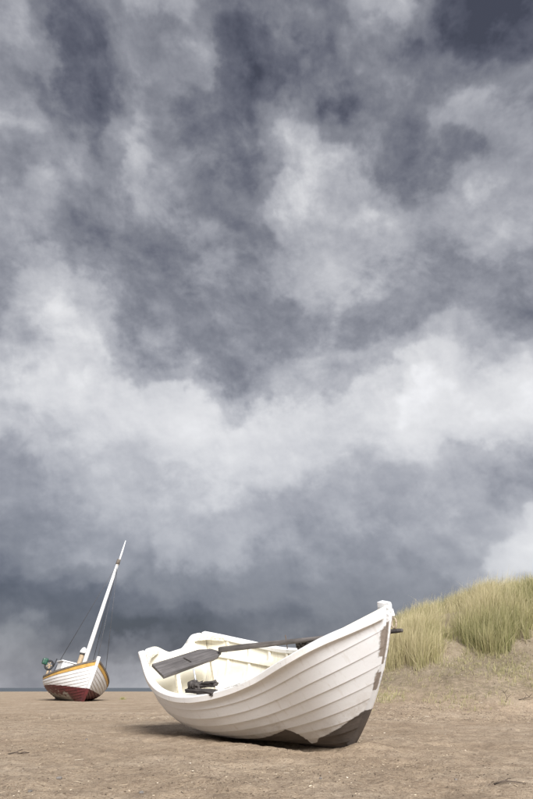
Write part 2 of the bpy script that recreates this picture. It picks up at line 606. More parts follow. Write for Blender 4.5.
WHITE = (0.80, 0.815, 0.84)
M = dict(
    white=mat_paint("white_hull_paint", WHITE, (0.66, 0.645, 0.63), (0.115, 0.098, 0.088), True, 0.45, 0.35, 0.0, True),
    white_rail=mat_paint("white_rail_paint", (0.83, 0.827, 0.82), (0.55, 0.51, 0.47), (0.26, 0.22, 0.19), True, 0.45, 0.35, 0.02),
    cream=mat_paint("cream_inside_paint", (0.82, 0.785, 0.68), (0.60, 0.53, 0.41), (0.26, 0.22, 0.18), True, 0.5, 0.5, 0.0),
    stem=mat_paint("flaking_stem_paint", (0.80, 0.785, 0.765), (0.52, 0.48, 0.44), (0.275, 0.232, 0.198), True, 0.5, 0.5, 0.03),
    seam=mat_plain("grimy_plank_edge", (0.21, 0.175, 0.15), 0.9, 0, 0.3, 9),
    dark=mat_wood("dark_bare_bottom", (0.055, 0.042, 0.036), (0.095, 0.075, 0.064)),
    grey=mat_wood("weathered_grey_wood", (0.095, 0.085, 0.082), (0.175, 0.158, 0.152), (3.0, 4.0, 40.0)),
    grey_y=mat_wood("weathered_grey_seat", (0.085, 0.078, 0.078), (0.155, 0.143, 0.142), (45.0, 2.0, 45.0)),
    block=mat_wood("rotten_block_wood", (0.045, 0.040, 0.038), (0.14, 0.125, 0.118), (4.0, 40.0, 40.0)),
    iron=mat_plain("rusty_iron", (0.13, 0.095, 0.075), 0.8, 0.2),
    pin=mat_plain("galvanised_pin", (0.62, 0.64, 0.68), 0.4, 0.5),
    rope=mat_plain("old_rope", (0.34, 0.28, 0.21), 0.9),
    sand=mat_sand(), sea=mat_sea(), grass=mat_grass(), straw=mat_straw(),
    ochre=mat_plain("ochre_paint", (0.56, 0.335, 0.085), 0.5, 0, 0.2, 5),
    cwhite=mat_plain("cabin_white_paint", (0.78, 0.78, 0.78), 0.5, 0, 0.12, 4),
    tan=mat_plain("tan_pipe_paint", (0.42, 0.32, 0.21), 0.6, 0, 0.25, 8),
    green=mat_plain("green_hauler_paint", (0.014, 0.075, 0.048), 0.5, 0, 0.4, 8),
    black=mat_plain("black_rubber", (0.025, 0.025, 0.028), 0.7),
    wire=mat_plain("stay_wire", (0.10, 0.10, 0.11), 0.5, 0.4),
    stone=mat_plain("beach_stone", (0.20, 0.18, 0.165), 0.9, 0, 0.45, 30),
    twig=mat_wood("twig_bark", (0.06, 0.045, 0.035), (0.13, 0.10, 0.08), (30, 30, 30)),
    deck=mat_wood("boat_deck", (0.12, 0.10, 0.085), (0.22, 0.19, 0.16)),
)

# ------------------------------------------------------------------ terrain
BOAT_LOC = np.array([0.1449, 6.1255, 0.0257])


def dune(x, y):
    x = x + 0.55 * fbm(x * 0.35, y * 0.35, 2, 61)
    y = y + 0.9 * fbm(x * 0.3 + 5, y * 0.3, 2, 67)
    ridge = np.interp(x, [-3, -1, 0, 1, 2, 3, 3.9, 6, 8, 12, 20, 60, 400], [0, .02, .12, .42, .95, 1.58, 2.05, 2.5, 3.1, 3.5, 3.8, 3.8, 3.8])
    foot, rl = 9.6 - 0.03 * x, 17.8
    foot = np.where(x > 40, 9.6 - 1.2, foot)
    up = smooth01((y - foot) / (rl - foot))
    back = 1 - .35 * smooth01((y - rl) / 12) - .65 * smooth01((y - 40) / 25)
    return ridge * up * np.where(y > rl, back, 1)


_rd = random.Random(21)
DIMPLES = []
for _i in range(110):
    _r = 2.6 * (13 / 2.6) ** _rd.random()
    _a = math.radians(_rd.uniform(-33, 33))
    DIMPLES.append((_r * math.sin(_a), _r * math.cos(_a), _rd.uniform(.04, .13), _rd.uniform(.05, .15), _rd.uniform(-.006, .016)))


def ground(x, y):
    d = dune(x, y)
    z = d + 0.10 * smooth01(d) * fbm(x * 0.9, y * 0.9, 4, 3) + 0.22 * smooth01((d - .3) / 1.0) * fbm(x * 0.45, y * 0.45, 3, 9)
    # low wind-cut ledge on the right of the dune
    led = np.exp(-((x - 7.6) / 1.9) ** 2) * smooth01((y - 13.7 - 0.3 * fbm(x, y, 2, 5)) / 0.35) * np.exp(-np.clip(y - 14.0, 0, 9) / 1.6)
    z = z + 0.20 * led
    far = np.clip(1 - np.hypot(x, y) / 60, 0.15, 1)
    z = z + far * (0.035 * fbm(x * 0.35, y * 0.35, 3, 21) + 0.022 * fbm(x * 1.7, y * 1.7, 3, 33) + 0.017 * fbm(x * 6, y * 6, 3, 44) + 0.009 * fbm(x * 22, y * 22, 2, 55))
    # sand pushed up a little round the rowing boat and hollowed beside it
    r = np.hypot(x - 0.25, y - 5.95)
    z = z + 0.018 * np.exp(-(r / 1.25) ** 4)
    # hollow scoured under the turn of the bilge
    hx, hy = (x - 0.13) * 0.6 - (y - 5.72) * 0.8, (x - 0.13) * 0.8 + (y - 5.72) * 0.6
    z = z - 0.10 * np.exp(-(hx / 0.70) ** 4 - (hy / 0.22) ** 2)
    z = z + 0.045 * np.exp(-((x - 0.80) / 0.26) ** 2 - ((y - 5.28) / 0.22) ** 2)
    for cx, cy, ax_, ay_, dep in DIMPLES:
        z = z - dep * np.exp(-((x - cx) / ax_) ** 2 - ((y - cy) / ay_) ** 2)
    # seaward end of the beach
    z = z - 2.2 * smooth01((y - 83 - 2.0 * fbm(x * 0.02, y * 0.02, 2, 8)) / 26)
    return z


def build_ground():
    fr = np.arange(-42, 42.01, 0.13)
    rest = np.arange(45, 316, 3.0)
    ang = np.radians(np.concatenate([fr, rest]))
    radii = [0.25]
    while radii[-1] < 24:
        radii.append(radii[-1] * 1.0135)
    while radii[-1] < 420:
        radii.append(radii[-1] * 1.03)
    radii = np.array(radii)
    A, Rr = np.meshgrid(ang, radii)
    x, y = Rr * np.sin(A), Rr * np.cos(A)
    z = ground(x, y)
    V = np.stack([x, y, z], -1).reshape(-1, 3)
    n, k = A.shape
    i, j = np.meshgrid(np.arange(n - 1), np.arange(k), indexing='ij')
    jn = (j + 1) % k
    F = np.stack([i * k + j, (i + 1) * k + j, (i + 1) * k + jn, i * k + jn], -1).reshape(-1, 4)
    F = F[:, ::-1]
    # close the hole under the camera
    cidx = len(V)
    V = np.concatenate([V, [[0, 0, float(ground(np.array([0.]), np.array([0.]))[0])]]])
    dz_ = dune(V[:, 0], V[:, 1])
    turf = smooth01((dz_ - .12) / .35) * (1 - .75 * smooth01((dz_ - 1.0) / .5)) * np.clip(.85 + 1.2 * fbm(V[:, 0] * 1.1, V[:, 1] * 1.1, 4, 401), 0, 1)
    dn = smooth01((dune(V[:, 0], V[:, 1]) - 0.25) / 0.7)
    o = fast_mesh("beach_sand", V, F, M['sand'], {'dune': dn, 'turf': turf})
    me = o.data
    tag(o, "brown speckled sand of the flat beach, rising into the dune", None, None, 'structure')
    return o


build_ground()


def build_sea():
    xs = np.concatenate([-np.geomspace(8000, 60, 14), np.linspace(-50, 50, 21), np.geomspace(60, 8000, 14)])
    ys = np.geomspace(80, 16000, 40)
    X, Y = np.meshgrid(xs, ys)
    V = np.stack([X, Y, np.full_like(X, -1.25)], -1).reshape(-1, 3)
    n, k = X.shape
    i, j = np.meshgrid(np.arange(n - 1), np.arange(k - 1), indexing='ij')
    F = np.stack([i * k + j, i * k + j + 1, (i + 1) * k + j + 1, (i + 1) * k + j], -1).reshape(-1, 4)
    o = fast_mesh("sea", V, F, M['sea'])
    tag(o, "dark grey strip of sea along the horizon", None, None, 'structure')


build_sea()


# ------------------------------------------------------------------ rowing boat
def curve(kn, v, s):
    kn = np.asarray(kn, float)
    v = np.asarray(v, float)
    s = np.asarray(s, float)
    m = np.gradient(v, kn)
    i = np.clip(np.searchsorted(kn, s) - 1, 0, len(kn) - 2)
    h = kn[i + 1] - kn[i]
    t = (s - kn[i]) / h
    return (2 * t**3 - 3 * t**2 + 1) * v[i] + (t**3 - 2 * t**2 + t) * h * m[i] + (-2 * t**3 + 3 * t**2) * v[i + 1] + (t**3 - t**2) * h * m[i + 1]


RB_L = 3.4981


def rb_hull(s, u, side):
    """clinker dinghy: s 0 transom .. 1 stem, u 0 keel .. 1 sheer"""
    s, u = np.broadcast_arrays(np.asarray(s, float), np.asarray(u, float))
    b = curve([0, .22, .45, .68, .86, 1.0], [.4481, .7401, .777, .5962, .4381, .035], s)
    zs = curve([0, .3, .6, .85, 1.0], [.8919, .6032, .6632, .949, 1.1335], s)
    zk = .0917 * np.clip(1 - s / .35, 0, 1)**2 + .04 * np.clip((s - .75) / .25, 0, 1)**2
    w = smooth01((s - .35) / .6)
    c1 = .9033 * (1 - w) + .42 * w
    c2 = .2297 * (1 - w) + .40 * w
    y = 2 * u * (1 - u) * b * c1 + u * u * b
    z = zk + (zs - zk) * (2 * u * (1 - u) * c2 + u * u)
    x = RB_L * s - .7763 * np.clip(1 - u, 0, 1)**1.2547 * s**4 - .1558 * u * (1 - s)**3 - RB_L * .5
    return np.stack([x, side * y, z], -1)


def rb_normal(s, u, side):
    e = 1e-3
    s, u = np.broadcast_arrays(np.asarray(s, float), np.asarray(u, float))
    ds = rb_hull(np.minimum(s + e, 1), u, side) - rb_hull(np.maximum(s - e, 0), u, side)
    du = rb_hull(s, np.minimum(u + e, 1), side) - rb_hull(s, np.maximum(u - e, 0), side)
    n = np.cross(ds, du)
    n /= np.linalg.norm(n, axis=-1)[..., None] + 1e-12
    sign = np.sign(n[..., 1] * side)
    sign[sign == 0] = 1
    return n * sign[..., None]


def build_rowing_boat():
    root = empty("rowing_boat")
    R = Matrix(((0.60263852, 0.77164615, -0.20344293), (-0.79669984, 0.56713987, -0.20885815), (-0.04578399, 0.28794891, 0.9565507)))
    root.matrix_world = Matrix.Translation(Vector(BOAT_LOC)) @ R.to_4x4()
    tag(root, "white clinker rowing boat heeled on the sand, bow towards the dune", "rowing boat")
    NS, ST, TH = 96, 9, 0.0125
    s = np.linspace(0, 1, NS)
    for side in (-1, 1):
        for i in range(ST):
            u0, u1 = max(0, i / ST - 0.016), (i + 1) / ST
            if i == ST - 1:
                u1 = 1.0
            us = np.linspace(u0, u1, 5)
            S, U = np.meshgrid(s, us, indexing='ij')
            P, Nn = rb_hull(S, U, side), rb_normal(S, U, side)
            fade = (1 - S**14)[..., None]
            f = ((U - u0) / (u1 - u0))[..., None]
            off = TH * ((1.85 - 0.85 * f**0.6) if i else (1.3 - 0.35 * f)) * (0.25 + 0.75 * fade)
            # planks are not perfectly fair
            off = off + 0.002 * fbm(S * 9 + 3 * i, U * 3, 2, 100 + i)[..., None]
            outer, inner = P + Nn * off, P + Nn * (off - TH)
            ring = np.concatenate([outer, inner[:, ::-1]], axis=1)
            k = ring.shape[1]
            V, F = sweep(ring)
            fm = []
            for a in range(NS - 1):
                for j in range(k):
                    fm.append(2 if (j == k - 1 and i) else (0 if j < 4 else 1))
            fm += [0, 0]
            # where the old paint has gone from the bottom planks
            ss = np.repeat(s, k)
            uu = np.concatenate([U, U[:, ::-1]], axis=1).reshape(-1)
            lim = np.interp(ss, [0, .36, .44, .60, .665, .69, .705, .735, .76, .87, .93, 1.0], [.05, .12, .24, .35, .41, .32, .10, .12, .20, .27, .315, .35])
            bare = np.clip((lim - uu) / 0.05 + 0.5, 0, 1)
            # two bare places on the plank ends at the stem
            zl = V[:, 2]
            hood = np.clip((ss - 0.984) / 0.01, 0, 1) * (((zl > 0.74) & (zl < 0.985)) | ((zl > 0.50) & (zl < 0.66)))
            bare = np.maximum(bare, hood * 0.9) if side < 0 else bare
            vi = np.arange(len(V)) % k
            bare = np.where((vi >= 5) & (vi < k - 1), 0, bare)
            if side < 0:
                F = [tuple(reversed(ff)) for ff in F]
            o = mesh_obj("strake", V, F, [M['white'], M['cream'], M['seam']], root, fm, True, {'bare': bare, 'pale': (zl > 0.45).astype(float), 'splash': smooth01((lim + .24 - uu) / .24)})
            mod = o.modifiers.new("edge", 'EDGE_SPLIT')
            mod.split_angle = math.radians(40)
    # gunwale rails
    for side in (-1, 1):
        sg = np.linspace(0.0, 0.993 if side < 0 else 0.965, 110)
        P = rb_hull(sg, np.ones_like(sg), side)
        T = np.gradient(P, axis=0)
        T /= np.linalg.norm(T, axis=1)[:, None]
        out = np.cross(T, [0, 0, 1.0])
        out /= np.linalg.norm(out, axis=1)[:, None]
        out *= np.sign(out[:, 1] * side)[:, None]
        up = np.array([0, 0, 1.0])
        tap = np.interp(sg, [0, .9, 1], [1, 1, .55])[:, None]
        prof = [(.034, -.046), (.040, -.040), (.040, .004), (.034, .012), (-.026, .012), (-.032, .006), (-.032, -.030), (-.026, -.036)]
        wob = 0.0025 * fbm(sg * 16, sg * 0 + side, 2, 12) - 0.03 * smooth01((sg - .86) / .13)
        rings = np.stack([P + out * a * tap + up * b + up * wob[:, None] for a, b in prof], axis=1)
        V, F = sweep(rings)
        rr = fbm(np.repeat(sg, 8) * 14, np.tile(np.arange(8), len(sg)) * 0.3 + side, 3, 77)
        bare = np.clip(0.15 + rr * 0.55, 0, 0.42)
        if side > 0:
            F = [tuple(reversed(f)) for f in F]
        o = mesh_obj("gunwale", V, F, M['white_rail'], root, None, True, {'bare': bare})
        o.modifiers.new("edge", 'EDGE_SPLIT').split_angle = math.radians(35)
    # transom with a hollowed top edge
    ucol = np.linspace(0, 1, 60)
    sec = rb_hull(0.0, ucol, 1)
    yb = np.linspace(-.4481, .4481, 61)
    zb = np.interp(np.abs(yb), sec[:, 1], sec[:, 2])
    ztop = .8919 + .012 + 0.012 * np.cos(yb / .4481 * 1.5) - 0.125 * smooth01((0.30 - np.abs(yb)) / 0.23) - 0.045 * smooth01((np.abs(yb) - .37) / .078)
    rows = np.linspace(0, 1, 12)
    Z = zb[None] + (ztop - zb)[None] * rows[:, None]
    Yv = np.repeat(yb[None], 12, 0)
    ux = np.interp(Z, sec[:, 2], ucol)
    Xv = -.1558 * ux - RB_L / 2
    thick = 0.032
    A = np.stack([Xv - 0.012, Yv, Z], -1).reshape(-1, 3)
    B = A + [thick + 0.012, 0, 0]
    V = np.concatenate([A, B])
    n, k = 12, 61
    F, fm = [], []
    off = n * k
    for i in range(n - 1):
        for j in range(k - 1):
            a = i * k + j
            F.append((a, a + k, a + k + 1, a + 1)); fm.append(0)
            F.append((off + a, off + a + 1, off + a + k + 1, off + a + k)); fm.append(1)
    for j in range(k - 1):
        F.append((j, j + 1, off + j + 1, off + j)); fm.append(0)
        a = (n - 1) * k + j
        F.append((a, off + a, off + a + 1, a + 1)); fm.append(0)
    for i in range(n - 1):
        a = i * k
        F.append((a, off + a, off + a + k, a + k)); fm.append(0)
        a = i * k + k - 1
        F.append((a, a + k, off + a + k, off + a)); fm.append(0)
    bare = np.clip(0.30 + 0.5 * fbm(V[:, 1] * 9, V[:, 2] * 9, 3, 5), 0, .4) * (V[:, 2] > np.interp(V[:, 1], yb, ztop) - 0.03)
    o = mesh_obj("transom", V, F, [M['white_rail'], M['cream']], root, fm, True, {'bare': bare})
    o.modifiers.new("edge", 'EDGE_SPLIT').split_angle = math.radians(40)
    # quarter knees
    for side in (-1, 1):
        P0 = rb_hull(0.012, 1.0, side)
        a = P0 + [0.03, -side * 0.035, -0.004]
        b = rb_hull(0.085, 1.0, side) + [0.0, -side * 0.04, -0.004]
        c = np.array([a[0] + 0.012, a[1] - side * 0.17, a[2] - 0.004])
        m1 = (b + c) / 2 * 0.7 + a * 0.3
        top = np.array([a, b, m1, c])
        V = np.concatenate([top, top - [0, 0, 0.035]])
        F = [(0, 1, 2, 3), (7, 6, 5, 4)] + [(i, i + 4, (i + 1) % 4 + 4, (i + 1) % 4) for i in range(4)]
        mesh_obj("quarter_knee", V, F, M['cream'], root, None, False, {'bare': np.full(8, .38)})
    # stem post
    uu = np.concatenate([np.linspace(0.0, 1.0, 60), np.linspace(1.004, 1.02, 4)])
    uc = np.clip(uu, 0, 1)
    P = rb_hull(np.ones_like(uc), uc, 0)
    Tt = np.gradient(rb_hull(np.ones(60), np.linspace(0, 1, 60), 0), axis=0)
    tend = Tt[-1] / np.linalg.norm(Tt[-1])
    P = P + np.clip(uu - 1, 0, None)[:, None] * 1.05 * tend
    P = P + np.clip(uu, None, 0)[:, None] * 1.5 * Tt[0] / np.linalg.norm(Tt[0])
    T = np.gradient(P, axis=0)
    T /= np.linalg.norm(T, axis=1)[:, None]
    fwd = np.stack([T[:, 2], 0 * T[:, 0], -T[:, 0]], -1)
    prof = [(-.085, .034), (-.01, .034), (.012, .021), (.014, .010), (.014, -.010), (.012, -.021), (-.01, -.034), (-.085, -.034)]
    rings = np.stack([P + fwd * a + np.array([0, 1.0, 0]) * b for a, b in prof], axis=1)
    rings[-1] -= tend * 0.006
    V, F = sweep(rings)
    zl = V[:, 2]
    ax = np.tile([p[0] for p in prof], len(uu))
    sd_ = np.tile([p[1] for p in prof], len(uu))
    bare = (((zl > .70) & (zl < 1.00)) | ((zl > .50) & (zl < .64))).astype(float) * np.where(ax > 0.0125, .35, .85)
    bare = np.maximum(bare, (zl < .34) * .9)
    bare = np.maximum(bare, np.where(zl > 1.0, .36, .22))
    F = [tuple(reversed(f)) for f in F]
    o = mesh_obj("stem_post", V, F, M['white'], root, None, True, {'bare': bare, 'pale': (zl > .42).astype(float)})
    o.modifiers.new("edge", 'EDGE_SPLIT').split_angle = math.radians(35)
    # iron shoe under the forefoot (bright worn strip by the sand)
    # keel
    sk = np.linspace(0.0, 0.985, 60)
    P = rb_hull(sk, np.zeros_like(sk), 0)
    rings = np.stack([P + [0, b, a] for a, b in [(.02, .026), (-.028, .019), (-.028, -.019), (.02, -.026)]], axis=1)
    V, F = sweep(rings)
    mesh_obj("keel", V, F, M['dark'], root, None, False)
    # bent ribs
    for side in (-1, 1):
        for sr in (.09, .17, .25, .33, .41, .49, .57, .65, .73, .81, .88):
            ur = np.linspace(0.04, 0.97, 26)
            e = 0.0042
            rings = []
            for ds, dn in ((-e, -.001), (e, -.001), (e, -.017), (-e, -.017)):
                rings.append(rb_hull(sr + ds, ur, side) + rb_normal(np.full_like(ur, sr), ur, side) * dn)
            V, F = sweep(np.stack(rings, axis=1))
            mesh_obj("rib", V, F, M['cream'], root, None, False, {'bare': np.full(len(V), .2)})
        # riser that carries the thwarts
        sr = np.linspace(0.03, 0.90, 60)
        ur = np.full_like(sr, 0.80)
        Pn = rb_normal(sr, ur, side)
        Pc = rb_hull(sr, ur, side)
        up = rb_hull(sr, ur + .02, side) - rb_hull(sr, ur - .02, side)
        up /= np.linalg.norm(up, axis=1)[:, None]
        rings = np.stack([Pc + Pn * a + up * b for a, b in ((-.016, .03), (-.016, -.03), (-.034, -.03), (-.034, .03))], axis=1)
        V, F = sweep(rings)
        mesh_obj("riser", V, F, M['cream'], root, None, False, {'bare': np.full(len(V), .25)})
    # keelson and bottom boards
    sk = np.linspace(.04, .70, 50)
    P = rb_hull(sk, np.zeros_like(sk), 0)
    rings = np.stack([P + [0, b, a] for a, b in [(.062, .035), (.03, .035), (.03, -.035), (.062, -.035)]], axis=1)
    mesh_obj("keelson", *sweep(rings), M['cream'], root, None, False, {'bare': np.full(200, .3)})
    for yo in (-.24, -.12, .12, .24):
        sk = np.linspace(.16, .50, 30)
        P = rb_hull(sk, np.full_like(sk, .0), 0)
        zf = 0.165
        rings = np.stack([np.stack([P[:, 0], np.full_like(sk, yo + b), np.full_like(sk, zf + a)], -1) for a, b in [(.018, .05), (0, .05), (0, -.05), (.018, -.05)]], axis=1)
        mesh_obj("bottom_board", *sweep(rings), M['cream'], root, None, False, {'bare': np.full(120, .36)})

    # stern seat: a grey board, tipped forward, with a hand slot
    def plank(name, ext, corners, thick, mat, slot=None, round_end=0.0):
        # corners: back-left, back-right, front-right, front-left
        c = np.asarray(corners, float)
        nu, nv = 65, 9
        g = []
        for i in range(nu):
            a = i / (nu - 1)
            for j in range(nv):
                bb = j / (nv - 1)
                aa = a
                if round_end:
                    aa = a * (1 - round_end * (1 - bb)**3)
                if round_end:
                    bb = .5 + (bb - .5) * (1 - .45 * float(smooth01((a - .84) / .16)))
                p = (1 - bb) * ((1 - aa) * c[0] + aa * c[1]) + bb * ((1 - aa) * c[3] + aa * c[2])
                g.append(p)
        g = np.array(g)
        nrm = np.cross(c[1] - c[0], c[3] - c[0])
        nrm /= np.linalg.norm(nrm)
        if nrm[2] < 0:
            nrm = -nrm
        wob = 0.004 * fbm(g[:, 1] * 5, g[:, 0] * 7, 2, 31)
        top = g + nrm * wob[:, None]
        bot = g - nrm * thick
        V = np.concatenate([top, bot])
        n = nu * nv
        F = []
        for i in range(nu - 1):
            for j in range(nv - 1):
                if slot and slot[0] <= i < slot[1] and slot[2] <= j < slot[3]:
                    continue
                a = i * nv + j
                F.append((a, a + 1, a + nv + 1, a + nv))
                F.append((n + a, n + a + nv, n + a + nv + 1, n + a + 1))
        if slot:
            i0, i1, j0, j1 = slot
            loop = [(i, j0) for i in range(i0, i1)] + [(i1, j) for j in range(j0, j1)] + [(i, j1) for i in range(i1, i0, -1)] + [(i0, j) for j in range(j1, j0, -1)]
            for q in range(len(loop)):
                a = loop[q][0] * nv + loop[q][1]
                b = loop[(q + 1) % len(loop)][0] * nv + loop[(q + 1) % len(loop)][1]
                F.append((a, b, n + b, n + a))
        ring = [i * nv for i in range(nu)] + [(nu - 1) * nv + j for j in range(1, nv)] + [i * nv + nv - 1 for i in range(nu - 2, -1, -1)] + [j for j in range(nv - 2, 0, -1)]
        for q in range(len(ring)):
            a, b = ring[q], ring[(q + 1) % len(ring)]
            F.append((a, n + a, n + b, b))
        o = mesh_obj(name, V, F, mat, root, None, False, {'bare': np.full(len(V), .3)})
        return o
    o = plank("thwart", None, [(-1.55, -.50, .775), (-1.55, .26, .765), (-1.31, .36, .660), (-1.31, -.49, .650)], .034, M['grey_y'], (30, 32, 2, 6), 0.03)
    tag(o, "wide weathered grey stern seat board with a hand slot")
    o = plank("thwart", None, [(-.42, -.70, .505), (-.42, .70, .505), (-.16, .68, .505), (-.16, -.68, .505)], .028, M['cream'])
    o = plank("thwart", None, [(.62, -.50, .60), (.62, .50, .60), (.86, .44, .60), (.86, -.44, .60)], .028, M['cream'])
    # seat bearer under the stern board and two props
    for yy in (-.30, .18):
        V, F = bevel_box(.05, .045, .46, .006)
        mesh_obj("seat_prop", V + [-1.36, yy, .40], F, M['cream'], root, None, False, {'bare': np.full(len(V), .3)})
    # rowlock blocks on both gunwales
    for side in (-1, 1):
        base = bevel_box(.50, .07, .035, .006, 1, .003, 3, 4)
        cheek = bevel_box(.07, .09, .07, .010, 1, .004, 2, 9)
        cheek2 = bevel_box(.08, .08, .06, .010, 1, .005, 2, 10)
        arm = bevel_box(.24, .05, .045, .008, 1, .003, 3, 12)
        V, F = join([(base[0] + [-.10, side * .735, .630], base[1]),
                     (cheek[0] + [-.285, side * .705, .672], cheek[1]),
                     (cheek2[0] + [-.185, side * .71, .668], cheek2[1]),
                     (arm[0] * [1, 1, 1] + np.stack([0 * arm[0][:, 0], 0 * arm[0][:, 0], .08 * arm[0][:, 0]], -1) + [-.02, side * .685, .680], arm[1])])
        ob = mesh_obj("rowlock_block", V, F, M['block'], root, None, False)
        if side < 0:
            tag(ob, "split dark rotten wooden rowlock block on the near gunwale")
        V, F = tube([(-.30, side * .66, .57), (-.315, side * .655, .80)] if side < 0 else [(-.62, side * .775, .58), (-.60, side * .77, .76)], .009 if side < 0 else .006, 8)
        mesh_obj("thole_pin", V, F, M['pin'] if side < 0 else M['iron'], root)
    # mooring ring on the port side of the stem
    ang = np.linspace(0, 2 * math.pi, 25)
    ringp = np.stack([1.715 + .022 * np.cos(ang), np.full_like(ang, .05) + .012 * np.sin(ang), .985 + .036 * np.sin(ang)], -1)
    V, F = tube(ringp, .008, 7)
    mesh_obj("mooring_ring", V, F, M['rope'], root)
    V, F = tube([(1.66, .0, .99), (1.69, .06, .995)], .012, 7)
    mesh_obj("ring_bolt", V, F, M['iron'], root)
    return root


rb = build_rowing_boat()


def build_oar():
    """lies from the stern seat out over the far gunwale"""
    o = empty("oar")
    o.matrix_world = rb.matrix_world.copy()
    A, B = np.array([-1.33, .285, .722]), np.array([.955, 1.02, .712])
    d = (B - A) / np.linalg.norm(B - A)
    side = np.cross(d, [0, 0, 1.0]); side /= np.linalg.norm(side)
    up = np.cross(side, d)
    L = np.linalg.norm(B - A)
    ts = np.concatenate([[0, .004], np.linspace(.02, L - .01, 60), [L]])
    hh = np.interp(ts, [0, .02, .5, 1.0, 1.5, L - .02, L], [.024, .033, .031, .027, .025, .0205, .016])
    hw = np.interp(ts, [0, .02, .5, .9, 1.5, L - .02, L], [.012, .017, .019, .024, .025, .0205, .016])
    k = 12
    ang = np.arange(k) * 2 * math.pi / k
    sq = np.interp(ts, [0, .7, 1.1, L], [.35, .45, 1, 1])
    rings = []
    for t, h, w, e in zip(ts, hh, hw, sq):
        ca, sa = np.cos(ang), np.sin(ang)
        ca = np.sign(ca) * np.abs(ca)**e
        sa = np.sign(sa) * np.abs(sa)**e
        sag = 0.006 * math.sin(t * 1.3)
        rings.append(A + d * t + side * (w * ca)[:, None] + up * (h * sa + sag)[:, None])
    V, F = sweep(rings)
    cut = int(len(ts) * 0.93)
    kf = cut * k
    shaft_F = [f for f in F[:-2] if max(f) < kf + k] + [F[-2]]
    hv = V[cut * k:]
    mesh_obj("shaft", V[:(cut + 1) * k], [f for f in shaft_F if max(f) < (cut + 1) * k], M['grey'], o)
    hF = [tuple(i - kf for i in f) for f in F[:-2] if min(f) >= kf] + [tuple(i - kf for i in F[-1])]
    mesh_obj("handle", hv, hF, M['block'], o)
    tag(o, "long weathered grey oar lying across the white rowing boat", "oar")


build_oar()


# ------------------------------------------------------------------ fishing boat further down the beach
FB = dict(X=-8.063, Y=24.857, Z=-0.026, yaw=.513, heel=.196, L=5.848, B=1.182, zst=1.093, zm=.733, zb=1.39, rb=.381)


def fb_hull(s, u, side):
    s, u = np.broadcast_arrays(np.asarray(s, float), np.asarray(u, float))
    B, p = FB['B'], FB
    b = curve([0, .15, .35, .55, .75, .9, 1.], [.05, .62 * B, .93 * B, B, .84 * B, .45 * B, .05], s)
    zs = curve([0, .3, .6, .85, 1.], [p['zst'], p['zm'] - .02, p['zm'], p['zb'] - .33, p['zb']], s)
    w = np.clip(np.abs(s - .5) * 2, 0, 1)**2
    c1 = .97 * (1 - w) + .5 * w
    c2 = .25 * (1 - w) + .4 * w
    y = 2 * u * (1 - u) * b * c1 + u * u * b
    z = zs * (2 * u * (1 - u) * c2 + u * u)
    x = p['L'] * (s - .5) - p['rb'] * (1 - u)**1.6 * s**5 + p['rb'] * .8 * (1 - u)**1.6 * (1 - s)**5
    return np.stack([x, side * y, z], -1)


def mat_fb_hull():
    m, N, b = new_mat("fishing_hull_paint")
    tc = N.new('ShaderNodeTexCoord').outputs['Object']
    X, Y, Z = N.sep(tc)
    edge = N.math('ADD', Z, N.math('MULTIPLY', N.math('SUBTRACT', N.noise(tc, 6, 4, .6), .5), .05))
    # water line rises gently towards the bow
    wl = N.math('SUBTRACT', edge, N.math('MULTIPLY_ADD', X, 0.035, 0.36))
    top = N.maprange(wl, 0.0, 0.012)
    wh = N.mix(N.maprange(N.noise(N.vmath('MULTIPLY', tc, (1, 1, 4)), 3, 5, .6), .45, .75, 0, .4), (.64, .635, .635), (.46, .44, .42))
    red = N.mix(N.maprange(N.noise(tc, 5, 5, .6), .4, .7), (.105, .016, .018), (.055, .012, .013))
    # lost antifouling low on the starboard side shows grey primer
    low = N.math('ADD', N.math('MULTIPLY', N.math('ADD', N.math('MULTIPLY', Z, -1.0), .20), 3.2), N.math('MULTIPLY', N.math('SUBTRACT', N.noise(N.vmath('MULTIPLY', tc, (1.6, 1.6, 3)), 2.6, 4, .6), .5), 3.0))
    low = N.math('MULTIPLY', N.maprange(low, .02, .10), N.math('LESS_THAN', Y, -.12))
    low = N.math('MULTIPLY', low, N.maprange(X, 1.75, 1.6))
    red = N.mix(low, red, (.27, .245, .215))
    N.put(b.inputs['Base Color'], N.mix(top, red, wh))
    b.inputs['Roughness'].default_value = .55
    return m


